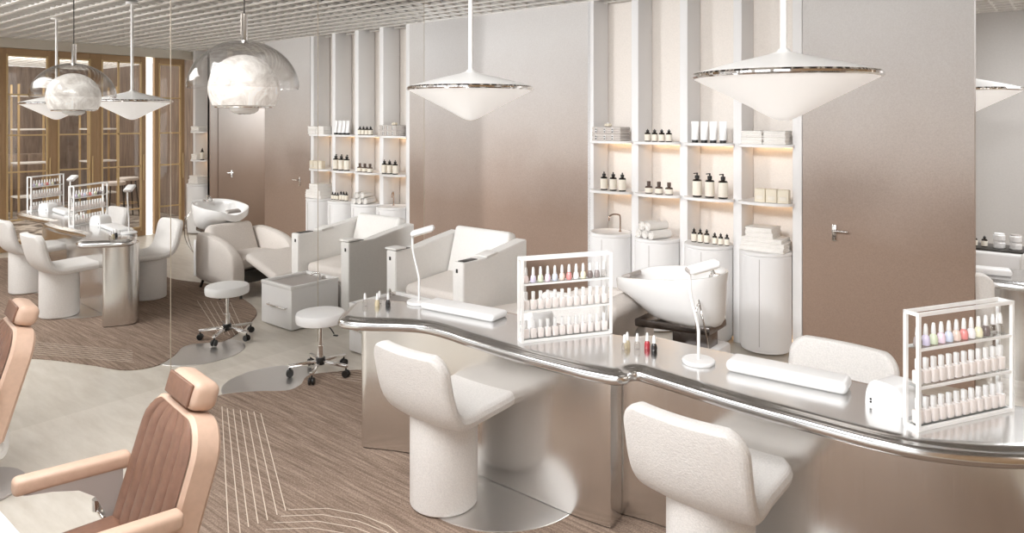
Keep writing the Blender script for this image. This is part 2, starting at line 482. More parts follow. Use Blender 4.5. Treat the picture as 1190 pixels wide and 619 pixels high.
drum(5.80+BAY/2, 'white round pedestal cabinet in the single bay by the brass doors')
ZD, ZM, ZT = .778, 1.148, 1.595

# bottles --------------------------------------------------------------
def bottle(label, group, r, h, style, loc):
    t = thing({'tube': 'cream_tube', 'dropper': 'dropper_bottle', 'pump': 'pump_bottle'}.get(style, 'bottle'), label, 'tube' if style == 'tube' else 'bottle', loc, group=group)
    if style == 'tube':
        m = nb(); cyl(m, (0, 0, 0), r*.85, h*.14, 16, .002); obj('cap', m, BLACK, t)
        tt = bmesh.new(); rings = []
        for k in range(7):
            u = k/6; z = h*.13+u*h*.87; a = r*(1+.12*u); b_ = r*(1-u)*.95+.002
            rings.append([tt.verts.new((a*math.cos(2*PI*i/20), b_*math.sin(2*PI*i/20), z)) for i in range(20)])
        for A, B in zip(rings, rings[1:]):
            for i in range(20): tt.faces.new((A[i], A[(i+1) % 20], B[(i+1) % 20], B[i]))
        tt.faces.new(rings[0][::-1]); tt.faces.new(rings[-1]); bmesh.ops.recalc_face_normals(tt, faces=tt.faces)
        m = nb(); merge(m, tt); obj('body', m, WHITE, t); return t
    g = BROWNG if style == 'jar' else AMBER
    bh = h*(.62 if style == 'jar' else .74)
    m = nb(); lathe(m, [(0, 0), (r-.003, 0), (r, .004), (r, bh-.012), (r*.8, bh-.003), (r*.42, bh), (r*.42, bh+.006), (0, bh+.006)], 20); obj('body', m, g, t)
    m = nb(); lathe(m, [(r+.0006, h*.07), (r+.001, h*.075), (r+.001, bh-.018), (r+.0006, bh-.017)], 20); obj('paper_label', m, LABEL, t)
    m = nb()
    if style == 'jar': cyl(m, (0, 0, bh+.004), r*.5, h-bh-.004, 16, .002)
    else:
        cyl(m, (0, 0, bh+.004), r*.5, (h-bh)*.5, 16, .002)
        cyl(m, (0, 0, bh+.004+(h-bh)*.5), r*.18, (h-bh)*.5-.004, 10, .001)
        if style == 'pump': tube(m, [(0, 0, h-.004), (-r*.8, -.004, h-.008)], .0045, 8)
    obj('cap', m, BLACK if style != 'jar' else BROWNG, t)
    return t
def row(xs, y, z, proto, lab, group):
    for i, x in enumerate(xs):
        l = lab(i)
        if i == 0: p = bottle(l, group, *proto, (x, y, z))
        else: dup(p, (x, y, z), label=l, group=group)
n4 = ['leftmost', 'second from left', 'third from left', 'rightmost']; n3 = ['left', 'middle', 'right']
ys = YW-.04
row([1.410, 1.506, 1.599], ys, ZM, (.032, .165, 'round'), lambda i: f'dark bottle with cream label on the shelf above the basin cabinet, {n3[i]} of three', 'bottles above the basin')
row([1.849, 1.916, 1.983, 2.05], ys, ZT, (.026, .108, 'round'), lambda i: f'small dark bottle with cream label on top shelf of second bay, {n4[i]}', 'four bottles on a top shelf')
row([1.86, 1.957, 2.051], ys, ZM, (.033, .105, 'jar'), lambda i: f'squat brown glass bottle above the rolled towels, {n3[i]} of three', 'squat bottles above rolled towels')
row([2.285, 2.364, 2.442, 2.524], ys, ZT, (.030, .175, 'tube'), lambda i: f'white cream tube standing on its black cap, {n4[i]} of four', 'tubes on the top shelf')
row([2.303, 2.412, 2.524], ys, ZM, (.037, .20, 'pump'), lambda i: f'tall dark pump bottle with large cream label, {n3[i]} of three', 'tall pump bottles')
row([2.285, 2.34, 2.395], ys-.02, ZD, (.021, .115, 'dropper'), lambda i: f'taller dropper bottle on the round cabinet, {n3[i]} of the left three', 'dropper bottles')
row([2.463, 2.513, 2.565], ys-.02, ZD, (.019, .095, 'dropper'), lambda i: f'shorter dropper bottle on the round cabinet, {n3[i]} of the right three', 'dropper bottles')
bottle('single dark pump bottle in the narrow bay by the brass doors', None, .03, .19, 'pump', (5.92, ys, ZM))

# towels ---------------------------------------------------------------
def folded(label, group, loc, s, rz=0, m=TOWEL):
    t = thing('folded_towel', label, 'towel', loc, rz, group)
    w, d, h = s
    b = nb()
    for k in range(3):
        box(b, (0, 0, h*(k+.5)/3), (w-.008*(k % 2), d-.006*(k % 2), h/3+.002), h/6.2, 4)
    obj('folds', b, m, t)
    b = nb(); tube(b, [(-w/2+.004, -d/2+.006, h*.5+h*.42*math.sin(a)) if 0 else (-w/2+h*.3, -d/2-.001, h*.18), (w/2-h*.3, -d/2-.001, h*.18)], .0025, 6); obj('hem', b, m, t)
    return t
for j, (z, l) in enumerate(((0, 'lower'), (.052, 'upper'))):
    folded(f'white folded towel on the top shelf of right bay, {l} left', 'folded towels on the top shelf', (2.777, ys+.02, ZT+z), (.165, .17, .05))
    folded(f'white folded towel on the top shelf of right bay, {l} right', 'folded towels on the top shelf', (2.950, ys+.02, ZT+z), (.172, .17, .05))
zz = ZD
for k, (w, h, dx) in enumerate(((.335, .034, 0), (.33, .034, .004), (.31, .032, 0), (.215, .04, -.02), (.205, .036, -.02))):
    folded(f'white folded towel in the stack on the right round cabinet, {["bottom", "second from bottom", "middle", "second from top", "topmost"][k]}', 'towel stack', (2.865+dx, ys+.0, zz), (w, .21, h), R(2*(k % 2)))
    zz += h+.001
for k, (z, l) in enumerate(((0, 'lower'), (.062, 'upper'))):
    t = folded(f'grey patterned wrapped towel bundle on the top left shelf, {l}', 'wrapped towel bundles', (bx[0]+.0, ys+.02, ZT+z), (.30, .18, .06), 0, CARD)
    for sx in (-.10, -.01, .07):
        b = nb(); box(b, (sx, -.092, .03), (.016, .006, .045), .002); obj('ribbon', b, WHITE if sx else CREAM, t)
        for q in (.018, .040):
            b = nb(); lathe(b, [(0, -.004), (.006, -.004), (.006, .004), (0, .004)], 10, Matrix.Translation((sx, -.095, q)) @ Matrix.Rotation(PI/2, 4, 'X')); obj('dot', b, DARKMETAL, t)
t = thing('paper_flower', 'small beige flower ornament on top of the wrapped bundles', 'ornament', (bx[0]-.03, ys+.02, ZT+.123))
b = nb()
for k in range(7):
    a = 2*PI*k/7; lathe(b, [(0, 0), (.016, .008), (.018, .018), (.008, .03), (0, .032)], 10, Matrix.Translation((.018*math.cos(a), .018*math.sin(a), .0)))
obj('petals', b, SOAP, t)
b = nb(); lathe(b, [(0, .01), (.012, .012), (.014, .03), (.006, .042), (0, .044)], 12); obj('centre', b, CREAM, t)
def rolled(label, loc, rz):
    t = thing('rolled_towel', label, 'towel', loc, rz, 'rolled towels')
    b = nb(); r = .036
    pts = []
    for k in range(70):
        a = k/69*5.2*PI; rr = .006+(r-.006)*k/69; pts.append((rr*math.cos(a-PI/2), rr*math.sin(a-PI/2)))
    tt = bmesh.new(); L = .21
    A = [tt.verts.new((p[0], -L/2+.004*random.random(), p[1]+r)) for p in pts]; B = [tt.verts.new((p[0], L/2, p[1]+r)) for p in pts]
    F = [tt.faces.new((A[i], A[i+1], B[i+1], B[i])) for i in range(69)]
    tt.normal_update(); bmesh.ops.solidify(tt, geom=F, thickness=.0045); bmesh.ops.recalc_face_normals(tt, faces=tt.faces)
    merge(b, tt); obj('terry_roll', b, TOWEL, t)
    b = nb(); tube(b, [(0, -L/2+.008, r), (0, L/2-.004, r)], r*.8, 14); obj('core', b, TOWEL, t)
for k, (dx, dy, z, l) in enumerate(((-.072, .012, 0, 'bottom left'), (.0, -.012, 0, 'bottom middle'), (.072, -.036, 0, 'bottom right'), (-.036, .0, .068, 'top left'), (.036, -.024, .068, 'top right'))):
    rolled(f'white rolled towel on the second round cabinet, {l} of the pile', (1.925+dx, ys-.03+dy, ZD+z), R(-20+2*(k % 2)))
for i, x in enumerate((2.83, 2.917, 3.004)):
    t = thing('soap_box', f'cream soap box on the shelf above the folded towels, {n3[i]} of three', 'box', (x, ys, ZM), R(3*i-3), 'soap boxes')
    b = nb(); box(b, (0, 0, .05), (.082, .06, .10), .003); obj('carton', b, SOAP, t)
    b = nb(); box(b, (0, -.031, .035), (.05, .003, .03), .001); obj('print_panel', b, LABEL, t, label='paler printed panel on the front')
    b = nb(); box(b, (0, 0, .101), (.076, .054, .003), .001); obj('lid', b, SOAP, t)
folded('white folded towel in the narrow bay by the brass doors, lower', 'towels in the narrow bay', (6.03, ys, ZD), (.30, .2, .06))
folded('white folded towel in the narrow bay by the brass doors, upper', 'towels in the narrow bay', (6.03, ys, ZD+.061), (.26, .19, .06))
folded('white folded towel on the middle shelf of the narrow bay', None, (6.08, ys+.02, ZM), (.18, .16, .09))
folded('white folded towel on the top shelf of the narrow bay', None, (6.03, ys+.02, ZT), (.26, .18, .08))

# ------------------------------------------------------------------ floor coverings
cp = [(.44, 2.30), (.54, 2.47), (.70, 2.62), (.69, 2.74), (.585, 2.88), (.68, 3.05), (.80, 3.2), (1.15, 3.52), (1.72, 3.70), (2.5, 3.80), (3.2, 3.66),
      (4.2, 3.85), (5.4, 3.6), (6.0, 2.6), (5.2, 1.2), (3.8, .55), (2.6, .85), (1.82, 1.34), (1.32, 1.78), (.84, 2.00), (.52, 2.12)]
poly = [Vector((p.x, p.y)) for p in spline([(x, y, 0) for x, y in cp], 6, True)]
poly = poly[::-1]
bm = nb(); slab(bm, poly, [(0, .0), (0, .006), (.003, .008)])
carpet = tag(obj('carpet', bm, CARPET, sharp=None), 'brown streaked carpet with a wavy outline under the steel table', 'carpet')
def strips(pairs):
    for pts in pairs:
        b = nb(); tt = bmesh.new(); L = [Vector((*p, 0)) for p in pts]
        A = []; B = []
        for i, p in enumerate(L):
            d = (L[min(i+1, len(L)-1)]-L[max(0, i-1)]).normalized(); n = Vector((-d.y, d.x, 0))*.0022
            A.append(tt.verts.new(p+n+Vector((0, 0, .0095)))); B.append(tt.verts.new(p-n+Vector((0, 0, .0095))))
        for i in range(len(L)-1): tt.faces.new((A[i], A[i+1], B[i+1], B[i]))
        bmesh.ops.recalc_face_normals(tt, faces=tt.faces)
        for f in tt.faces:
            if f.normal.z < 0: f.normal_flip()
        merge(b, tt); obj('inlay_line', b, INLAY, carpet, sharp=None)
def lerp(a, b, t): return tuple(a[i]+(b[i]-a[i])*t for i in range(len(a)))
SL = [((.625, 2.224), (1.944, 1.543)), ((.675, 2.231), (1.947, 1.593)), ((.715, 2.248), (1.934, 1.64)), ((.76, 2.268), (1.943, 1.68)), ((.805, 2.287), (1.951, 1.721)), ((.849, 2.307), (1.948, 1.771)), ((.904, 2.32), (1.947, 1.815))]
strips([[lerp(a, b, k/6) for k in range(7)] for a, b in SL])
strips([[(1.95+.02*i, 1.826-.05*i), (2.08+.025*i, 1.946-.045*i), (2.24+.03*i, 2.01-.04*i), (2.40+.035*i, 2.03-.035*i), (2.62+.04*i, 2.0-.02*i), (2.85+.04*i, 1.90-.02*i)] for i in range(6)])
strips([[lerp((1.90-.06*i, 3.40+.035*i), (.74-.05*i, 2.98+.02*i), k/4) for k in range(5)] for i in range(-1, 5)])
strips([[(2.70+.05*i+.05*math.cos(R(a)), 3.42+.09*math.sin(R(a))) for a in range(-60, 61, 15)] for i in range(5)])
def floor_inlay(pts, label, closed_spline=True):
    b = nb(); p = [Vector((q.x, q.y)) for q in spline([(x, y, 0) for x, y in pts], 8, True)]
    ar = sum(p[i].x*p[(i+1) % len(p)].y-p[(i+1) % len(p)].x*p[i].y for i in range(len(p)))
    if ar < 0: p = p[::-1]
    slab(b, p, [(0, 0), (0, .011), (.002, .012)])
    tag(obj('floor_inlay', b, STEELFLOOR, sharp=None), label, 'floor inlay')
b = nb(); p = [Vector((.48+.285*math.cos(2*PI*k/64), 2.655+.325*math.sin(2*PI*k/64))) for k in range(64)]
slab(b, p, [(0, 0), (0, .004), (.001, .005)])
tag(obj('floor_inlay', b, STEELFLOOR, sharp=None), 'steel floor inlay at the carpet edge by the mirror, beside the wheeled stool', 'floor inlay')
floor_inlay([(2.55+.42*math.cos(a), 2.62+.41*math.sin(a)) for a in [2*PI*k/12 for k in range(12)]], 'round steel floor inlay under the left near tub chair')
floor_inlay([(3.85+.42*math.cos(a), 2.74+.41*math.sin(a)) for a in [2*PI*k/12 for k in range(12)]], 'round steel floor inlay under the right near tub chair')

# ------------------------------------------------------------------ manicure table
out = [(1.70, 2.30), (1.745, 2.255), (1.80, 2.245), (1.90, 2.28), (2.03, 2.37), (2.167, 2.445), (2.32, 2.455), (2.475, 2.44), (2.81, 2.42), (3.08, 2.428),
       (3.23, 2.445), (3.295, 2.465), (3.322, 2.50), (3.322, 2.54), (3.335, 2.562), (3.38, 2.558), (3.53, 2.542), (3.75, 2.52), (4.00, 2.512), (4.25, 2.512), (4.425, 2.555), (4.616, 2.665),
       (4.76, 2.82), (4.82, 3.0), (4.77, 3.12), (4.62, 3.15), (4.40, 3.07), (4.17, 3.03), (3.74, 3.045), (3.43, 3.035), (3.17, 3.04), (3.12, 3.02), (3.08, 2.965), (3.02, 2.945), (2.9, 2.93), (2.6, 2.925),
       (2.35, 2.92), (2.15, 2.87), (1.95, 2.80), (1.80, 2.73), (1.70, 2.68), (1.62, 2.65), (1.565, 2.61), (1.548, 2.55), (1.575, 2.47), (1.635, 2.385)]
tp = [Vector((q.x, q.y)) for q in spline([(x, y, 0) for x, y in out], 5, True)]
t = thing('manicure_table', 'long curved steel manicure table standing on the brown carpet', 'table', (0, 0, 0))
b = nb(); slab(b, tp, [(.10, .70), (.030, .700), (.012, .704), (.002, .714), (0, .725), (.003, .738), (.010, .746), (.018, .749), (.030, .7495), (.034, .7525), (.040, .757), (.050, .760), (.07, .760)])
obj('tabletop', b, STEELTOP, t, sharp=50)
ped1 = [(1.70, 2.455), (1.735, 2.425), (1.80, 2.455), (1.962, 2.53), (2.15, 2.575), (2.41, 2.597), (2.70, 2.60), (2.94, 2.60), (3.10, 2.612), (3.160, 2.622), (3.168, 2.635), (3.160, 2.72), (3.14, 2.745), (3.0, 2.79), (2.5, 2.79), (2.1, 2.77), (1.80, 2.74), (1.68, 2.70), (1.63, 2.64), (1.64, 2.56)]
pp = [Vector((q.x, q.y)) for q in spline([(x, y, 0) for x, y in ped1], 4, True)]
b = nb(); slab(b, pp, [(0, .014), (0, .705)]); obj('pedestal', b, STEELPANEL, t, sharp=50)
b = nb(); slab(b, pp, [(.006, .0085), (.006, .016)]); obj('plinth', b, BLACK, t, sharp=None)
ped2 = [(3.10, 2.755), (3.12, 2.742), (3.294, 2.775), (3.5, 2.775), (3.8, 2.76), (4.15, 2.755), (4.38, 2.785), (4.54, 2.86), (4.62, 2.96), (4.60, 3.03), (4.5, 3.03), (4.3, 2.97), (4.0, 2.94), (3.7, 2.94), (3.4, 2.94), (3.2, 2.92), (3.12, 2.90), (3.10, 2.87)]
pp = [Vector((q.x, q.y)) for q in spline([(x, y, 0) for x, y in ped2], 4, True)]
b = nb(); slab(b, pp, [(0, .014), (0, .705)]); obj('pedestal', b, STEELPANEL, t, sharp=50)
b = nb(); slab(b, pp, [(.006, .0085), (.006, .016)]); obj('plinth', b, BLACK, t, sharp=None)
TZ = .760

# tub chairs ------------------------------------------------------------
def tub_chair(label, loc, rz):
    t = thing('tub_chair', label, 'chair', loc, rz, 'boucle tub chairs')
    b = nb(); lathe(b, [(0, 0), (.150, 0), (.158, .008), (.158, .42), (.152, .442), (0, .444)], 48); obj('base', b, BOUCLE, t)
    prof = [(.335, .425), (.31, .430), (.18, .426), (.06, .422), (-.04, .425), (-.125, .443), (-.175, .49), (-.205, .56), (-.224, .64), (-.240, .72), (-.246, .762)]
    sp = spline([(0, y, z) for y, z in prof], 4)
    n = len(sp)-1
    cum = [0]
    for i in range(n): cum.append(cum[-1]+(sp[i+1]-sp[i]).length)
    T = cum[-1]
    def f(u, v):
        k = u*n; i = min(int(k), n-1); p = sp[i].lerp(sp[i+1], k-i); s = (cum[i]+(cum[i+1]-cum[i])*(k-i))
        W = .212+.022*min(1, max(0, (s-.30)/.25))-.012*max(0, 1-s/.12)
        rc = .085
        e = min(s, T-s)
        cut = 0 if e >= rc else rc-math.sqrt(max(0, rc*rc-(rc-e)**2))
        w = W-cut*.95
        x = (2*v-1)*w
        q = (x/.225)**2
        back = min(1, max(0, (s-.26)/.22))
        yy = p.y+.035*q*back; zz = p.z+.012*q*(1-back)
        return (x, yy, zz)
    b = nb(); round_shell(b, f, 56, 34, .066, T, .44); obj('seat_shell', b, BOUCLE, t, sharp=None)
    return t
ch = tub_chair('cream boucle tub chair pulled up at the near left of the steel table', (2.445, 2.33, .0125), R(-1))
dup(ch, (3.70, 2.44, .0125), R(-2), 'cream boucle tub chair at the near right of the steel table, beside the frame bottom')
dup(ch, (2.47, 3.13, .0085), R(180), 'cream boucle tub chair on the far side, behind the left polish rack')
dup(ch, (3.90, 3.19, .0085), R(176), 'cream boucle tub chair on the far side, its back above the right arm pad')

# desk things -----------------------------------------------------------
def arm_pad(label, loc, rz, L, W, Hh):
    t = thing('arm_pad', label, 'arm rest', loc, rz, 'white arm pads')
    b = nb(); box(b, (0, 0, Hh/2), (L, W, Hh), Hh*.48, 5); obj('cushion', b, CERAMIC if 0 else WHITE, t)
    b = nb(); box(b, (0, 0, .003), (L-.05, W-.04, .006), .002); obj('base', b, SHELL, t)
arm_pad('white rounded arm pad beside the left lamp on the steel table', (2.205, 2.718, TZ), R(6), .48, .145, .036)
arm_pad('white rounded arm pad beside the right lamp on the steel table', (3.85, 2.83, TZ), R(4), .455, .125, .05)
def desk_lamp(label, loc, rz):
    t = thing('desk_lamp', label, 'lamp', loc, rz, 'white desk lamps')
    b = nb(); cyl(b, (0, 0, 0), .068, .016, 40, .004); obj('base', b, WHITE, t)
    b = nb(); tube(b, spline([(0, 0, .014), (0, 0, .10), (-.002, 0, .15), (-.022, 0, .24), (-.034, 0, .30), (-.038, 0, .385)], 6), .0065, 12); obj('stem', b, WHITE, t)
    b = nb(); box(b, (.02, 0, .405), (.135, .075, .03), .014, 4, (0, R(-16), 0)); h = obj('lamp_head', b, WHITE, t)
    b = nb(); tube(b, [(-.04, -.03, .388), (-.04, .03, .388)], .011, 12); obj('hinge', b, SHELL, h)
    b = nb(); box(b, (.024, 0, .389), (.10, .05, .004), .001, 2, (0, R(-16), 0)); obj('light_panel', b, LABEL, h)
    return t
lp = desk_lamp('white desk lamp beside the left arm pad', (1.885, 2.70, TZ), R(39))
dup(lp, (3.50, 2.786, TZ), R(39), 'white desk lamp beside the right arm pad')
def nail_lamp(label, loc, rz):
    t = thing('nail_lamp', label, 'nail lamp', loc, rz, 'nail curing lamps')
    tt = bmesh.new(); w, hh, d = .075, .095, .065; rings = []
    prof = [(-w, 0)]+[(-w*math.cos(a)**.0 * math.copysign(abs(math.cos(a))**.6, math.cos(a)), hh*math.sin(a)**.7) for a in [PI*k/20 for k in range(1, 20)]]+[(w, 0)]
    for y, s in ((-d, .90), (-d+.012, 1), (d-.012, 1), (d, .90)):
        rings.append([tt.verts.new((px*s, y, pz*s)) for px, pz in prof])
    for A, B in zip(rings, rings[1:]):
        for i in range(len(A)-1): tt.faces.new((A[i], A[i+1], B[i+1], B[i]))
        tt.faces.new((A[-1], A[0], B[0], B[-1]))
    tt.faces.new(rings[0][::-1]); tt.faces.new(rings[-1]); bmesh.ops.recalc_face_normals(tt, faces=tt.faces)
    b = nb(); merge(b, tt); obj('housing', b, WHITE, t)
    for z in (.014, .024):
        b = nb(); lathe(b, [(0, -.002), (.004, -.002), (.004, .002), (0, .002)], 10, Matrix.Translation((-.045, -d-.0005, z)) @ Matrix.Rotation(PI/2, 4, 'X')); obj('socket', b, BLACK, t)
    b = nb(); box(b, (0, d-.0, .035), (.10, .006, .055), .002); obj('hand_opening', b, SHELL, t)
    return t
nl = nail_lamp('white domed nail lamp behind the left polish rack', (2.665, 2.755, TZ), R(-22))
dup(nl, (4.235, 2.80, TZ), R(-24), 'white domed nail lamp behind the right polish rack')

# polish racks & bottles --------------------------------------------------
RL, RD, RH = .453, .048, .389
TIER = [.012, .144, .270]
def rack(label, loc, rz, frame_m):
    t = thing('polish_rack', label, 'rack', loc, rz, 'nail polish racks')
    b = nb(); s = .011
    for x in (-RL/2, RL/2):
        for y in (-RD/2, RD/2): box(b, (x, y, RH/2), (s, s, RH))
    for z in (.006, RH-.006):
        for y in (-RD/2, RD/2): box(b, (0, y, z), (RL+s, s*.95, s))
        for x in (-RL/2, RL/2): box(b, (x, 0, z), (s*.95, RD, s))
    obj('frame', b, frame_m, t, sharp=None)
    for z in TIER[1:]:
        b = nb(); box(b, (0, 0, z-.003), (RL-s, RD, .005)); sh = obj('shelf', b, SHELFG, t, sharp=None)
        for y in (-RD/2, RD/2):
            b = nb(); box(b, (0, y, z-.004), (RL, .007, .008)); obj('rail', b, frame_m, sh, sharp=None)
    b = nb(); box(b, (0, 0, .008), (RL-s, RD-s, .005)); obj('base_plate', b, SHELFG, t, sharp=None)
    return t
r1 = ((2.863, 2.722), 58.4); r2 = ((4.43, 2.838), 60)
RACKM = mat('white_rack_metal', srgb(246, 245, 243), .3)
rack('white nail polish rack in the middle of the steel table', (*r1[0], TZ), R(r1[1]), RACKM)
rack('white nail polish rack at the right end of the steel table', (*r2[0], TZ), R(r2[1]), RACKM)
def polish(kind, m, label, loc, rz, group):
    t = thing('polish_bottle', label, 'nail polish', loc, rz, group)
    if kind == 'square':
        b = nb(); box(b, (0, 0, .0225), (.027, .025, .045), .004, 2); obj('body', b, m, t)
        b = nb(); cyl(b, (0, 0, .045), .0075, .004, 12); box(b, (0, 0, .066), (.0145, .0145, .036), .003, 2); obj('cap', b, WHITE, t)
    else:
        b = nb(); lathe(b, [(0, 0), (.012, 0), (.0138, .003), (.0138, .018), (.011, .029), (.006, .035), (0, .036)], 16); obj('body', b, m, t)
        b = nb(); lathe(b, [(.0, .035), (.0072, .035), (.0078, .037), (.0066, .058), (.0045, .070), (0, .072)], 14); obj('cap', b, WHITE, t)
    return t
MILK = mat('milk_polish', srgb(240, 232, 228), .25, coat=.4)
cols = {'beige pink': (222, 190, 182), 'lavender': (206, 190, 236), 'green': (196, 214, 160), 'pink': (240, 196, 226), 'light blue': (190, 206, 240),
        'peach': (238, 192, 168), 'coral': (232, 150, 148), 'pale white': (240, 236, 240), 'yellow': (242, 232, 172), 'smoky grey': (120, 108, 106), 'grey': (150, 140, 138)}
PM = {k: mat('polish_'+k.replace(' ', '_'), srgb(*[(c+238)/2 if min(v) > 140 and k != 'coral' else c for c in v]), .2, coat=.5) for k, v in cols.items()}
PM['clear'] = VIAL
top1 = ['beige pink', 'lavender', 'green', 'pink', 'light blue', 'peach', 'coral', 'pale white', 'yellow', 'smoky grey', 'grey', 'clear']
top2 = ['grey', 'lavender', 'green', 'pink', 'light blue', 'peach', 'coral', 'pale white', 'yellow', 'smoky grey', 'clear', 'clear']
proto = None; protoC = {}
for (c, ang), rn, tops in ((r1, 'middle', top1), (r2, 'right', top2)):
    a = R(ang); ux, uy = math.cos(a), math.sin(a)
    for ti, tn in enumerate(('bottom', 'middle', 'top')):
        for i in range(12):
            d = -RL/2+.026+i*(RL-.052)/11
            loc = (c[0]+ux*d, c[1]+uy*d, TZ+TIER[ti]+.0005)
            g = f'nail polish on the {rn} rack'
            if ti < 2:
                l = f'milky square nail polish, {ORD[i]} from left on {tn} tier of {rn} rack'
                if proto is None: proto = polish('square', MILK, l, loc, a, g)
                else: dup(proto, loc, a, l, g)
            else:
                k = tops[i]; l = f'{k} nail polish, white cap, {ORD[i]} from left on top tier of {rn} rack'
                if k not in protoC: protoC[k] = polish('round', PM[k], l, loc, a, g)
                else: dup(protoC[k], loc, a, l, g)
RED = mat('polish_red', srgb(170, 50, 60), .15, coat=.5); BLK = mat('polish_black', (.015, .012, .012), .12, coat=.5)
SAND = mat('polish_sand', srgb(206, 192, 160), .2, coat=.4)
for (x, y), m, l in (((1.693, 2.475), VIAL, 'clear loose nail polish bottle at the left end of the table, leftmost of four'), ((1.72, 2.555), VIAL, 'clear loose nail polish bottle at the left end of the table, rearmost of four'),
                     ((1.748, 2.515), SAND, 'sand coloured loose nail polish bottle at the left end of the table'), ((1.792, 2.555), BLK, 'black loose nail polish bottle beside the left desk lamp'),
                     ((3.178, 2.728), VIAL, 'clear loose nail polish bottle right of the middle rack, frontmost of the group'), ((3.17, 2.765), SAND, 'sand coloured loose nail polish bottle right of the middle rack'),
                     ((3.213, 2.778), VIAL, 'clear loose nail polish bottle next to the red one'), ((3.245, 2.812), RED, 'red loose nail polish bottle on the steel table'), ((3.285, 2.80), BLK, 'black loose nail polish bottle next to the red one')):
    polish('round', m, l, (x, y, TZ), .3, 'loose nail polish on the table')

# ------------------------------------------------------------------ pendants
def cone_pendant(label, loc):
    t = thing('pendant_lamp', label, 'pendant lamp', loc, 0, 'white cone pendants')
    zr = 1.955
    b = nb(); cyl(b, (0, 0, H-.012), .055, .025, 32, .004); obj('canopy', b, PENDW, t)
    b = nb(); tube(b, [(0, 0, 2.03), (0, 0, H-.01)], .0125, 16); obj('stem', b, PENDW, t)
    b = nb(); lathe(b, [(.338, zr+.012), (.20, zr+.050), (.06, zr+.083), (.028, zr+.094), (.018, zr+.105), (0, zr+.106)], 72); obj('shade', b, PENDW, t)
    b = nb(); lathe(b, [(.33, zr-.011), (.343, zr-.010), (.349, zr-.004), (.349, zr+.004), (.343, zr+.011), (.33, zr+.012), (.33, zr-.011)], 72); obj('rim', b, CHROME, t)
    b = nb(); lathe(b, [(.336, zr-.010), (.25, zr-.053), (.15, zr-.105), (.075, zr-.146), (.045, zr-.162), (.02, zr-.171), (0, zr-.173)], 72); obj('diffuser', b, DIFF, t)
    return t
p = cone_pendant('white cone pendant lamp hanging over the left half of the steel table', (2.15, 2.836, 0))
dup(p, (3.86, 2.76, 0), None, 'white cone pendant lamp hanging over the right half of the steel table')
dup(p, (4.115, 5.96, .04), None, 'white cone pendant lamp in the deeper bay beyond the door')
t = thing('globe_pendant', 'alabaster globe pendant under a clear glass dome near the mirror', 'pendant lamp', (1.22, 2.03, 0))
zc = 1.954
b = nb(); tube(b, [(0, 0, 2.34), (0, 0, H+.02)], .004, 8); obj('cable', b, DARKMETAL, t)
b = nb(); tube(b, [(0, 0, 2.20), (0, 0, 2.36)], .018, 16); obj('sleeve', b, CHROME, t)
b = nb(); lathe(b, [(0, zc+.184)]+[(.184*math.sin(a), zc+.184*math.cos(a)) for a in [R(d) for d in range(6, 124, 6)]]+[(0, zc-.1)], 64); obj('globe', b, ALAB, t)
b = nb(); lathe(b, [(0, zc-.094), (.145, zc-.094), (.150, zc-.099), (.148, zc-.105), (.06, zc-.108), (.055, zc-.125), (.03, zc-.14), (0, zc-.14)], 48); obj('bottom_cap', b, CHROME, t)
b = nb(); lathe(b, [(.075, zc-.107), (.075, zc-.118), (.05, zc-.135), (.045, zc-.135), (.07, zc-.115), (.07, zc-.107)], 40); obj('spot_ring', b, PENDW, t)
def dome(u, v):
    a = R(4+86*u); th = 2*PI*v
    return (.288*math.sin(a)*math.cos(th), .288*math.sin(a)*math.sin(th), zc+.262*math.cos(a))
b = nb(); lathe(b, [(.29*math.sin(R(a)), zc+.262*math.cos(R(a))) for a in range(3, 91, 4)]+[(.284*math.sin(R(a)), zc+.256*math.cos(R(a))) for a in range(90, 2, -4)]+[(.29*math.sin(R(3)), zc+.262*math.cos(R(3)))], 72); obj('glass_dome', b, DOMEG, t)

# ------------------------------------------------------------------ wheeled stool
t = thing('wheeled_stool', 'round white stool on a five-star chrome base with casters', 'stool', (.63, 2.945, .0088), R(20))
b = nb(); lathe(b, [(0, .36), (.15, .36), (.166, .368), (.170, .385), (.170, .415), (.163, .43), (.14, .436), (0, .438)], 56); obj('seat', b, WHITE, t)
b = nb(); cyl(b, (0, 0, .345), .06, .018, 24); tube(b, [(0, 0, .08), (0, 0, .20)], .022, 18); tube(b, [(0, 0, .2), (0, 0, .35)], .0135, 16); obj('column', b, CHROME, t)
b = nb(); tube(b, spline([(.04, 0, .345), (.09, -.02, .335), (.13, -.03, .30)], 5), .004, 8); box(b, (.145, -.034, .292), (.035, .016, .01), .004); obj('lever', b, BLACK, t)
b = nb(); cyl(b, (0, 0, .068), .032, .05, 20, .004); obj('hub', b, BLACK, t)
for k in range(5):
    a = 2*PI*k/5; c, s = math.cos(a), math.sin(a)
    b = nb(); box(b, (.12*c, .12*s, .083), (.19, .026, .02), .004, 2, (0, R(4), a)); lg = obj('leg', b, CHROME, t)
    b = nb(); tube(b, [(.205*c, .205*s, .045), (.205*c, .205*s, .085)], .006, 8)
    for sgn in (-1, 1):
        px, py = .205*c-s*.012*sgn, .205*s+c*.012*sgn
        lathe(b, [(0, -.008), (.022, -.008), (.025, -.004), (.025, .004), (.022, .008), (0, .008)], 18, Matrix.Translation((px, py, .025)) @ Matrix.Rotation(a, 4, 'Z') @ Matrix.Rotation(PI/2, 4, 'X'))
    obj('caster', b, BLACK, lg)

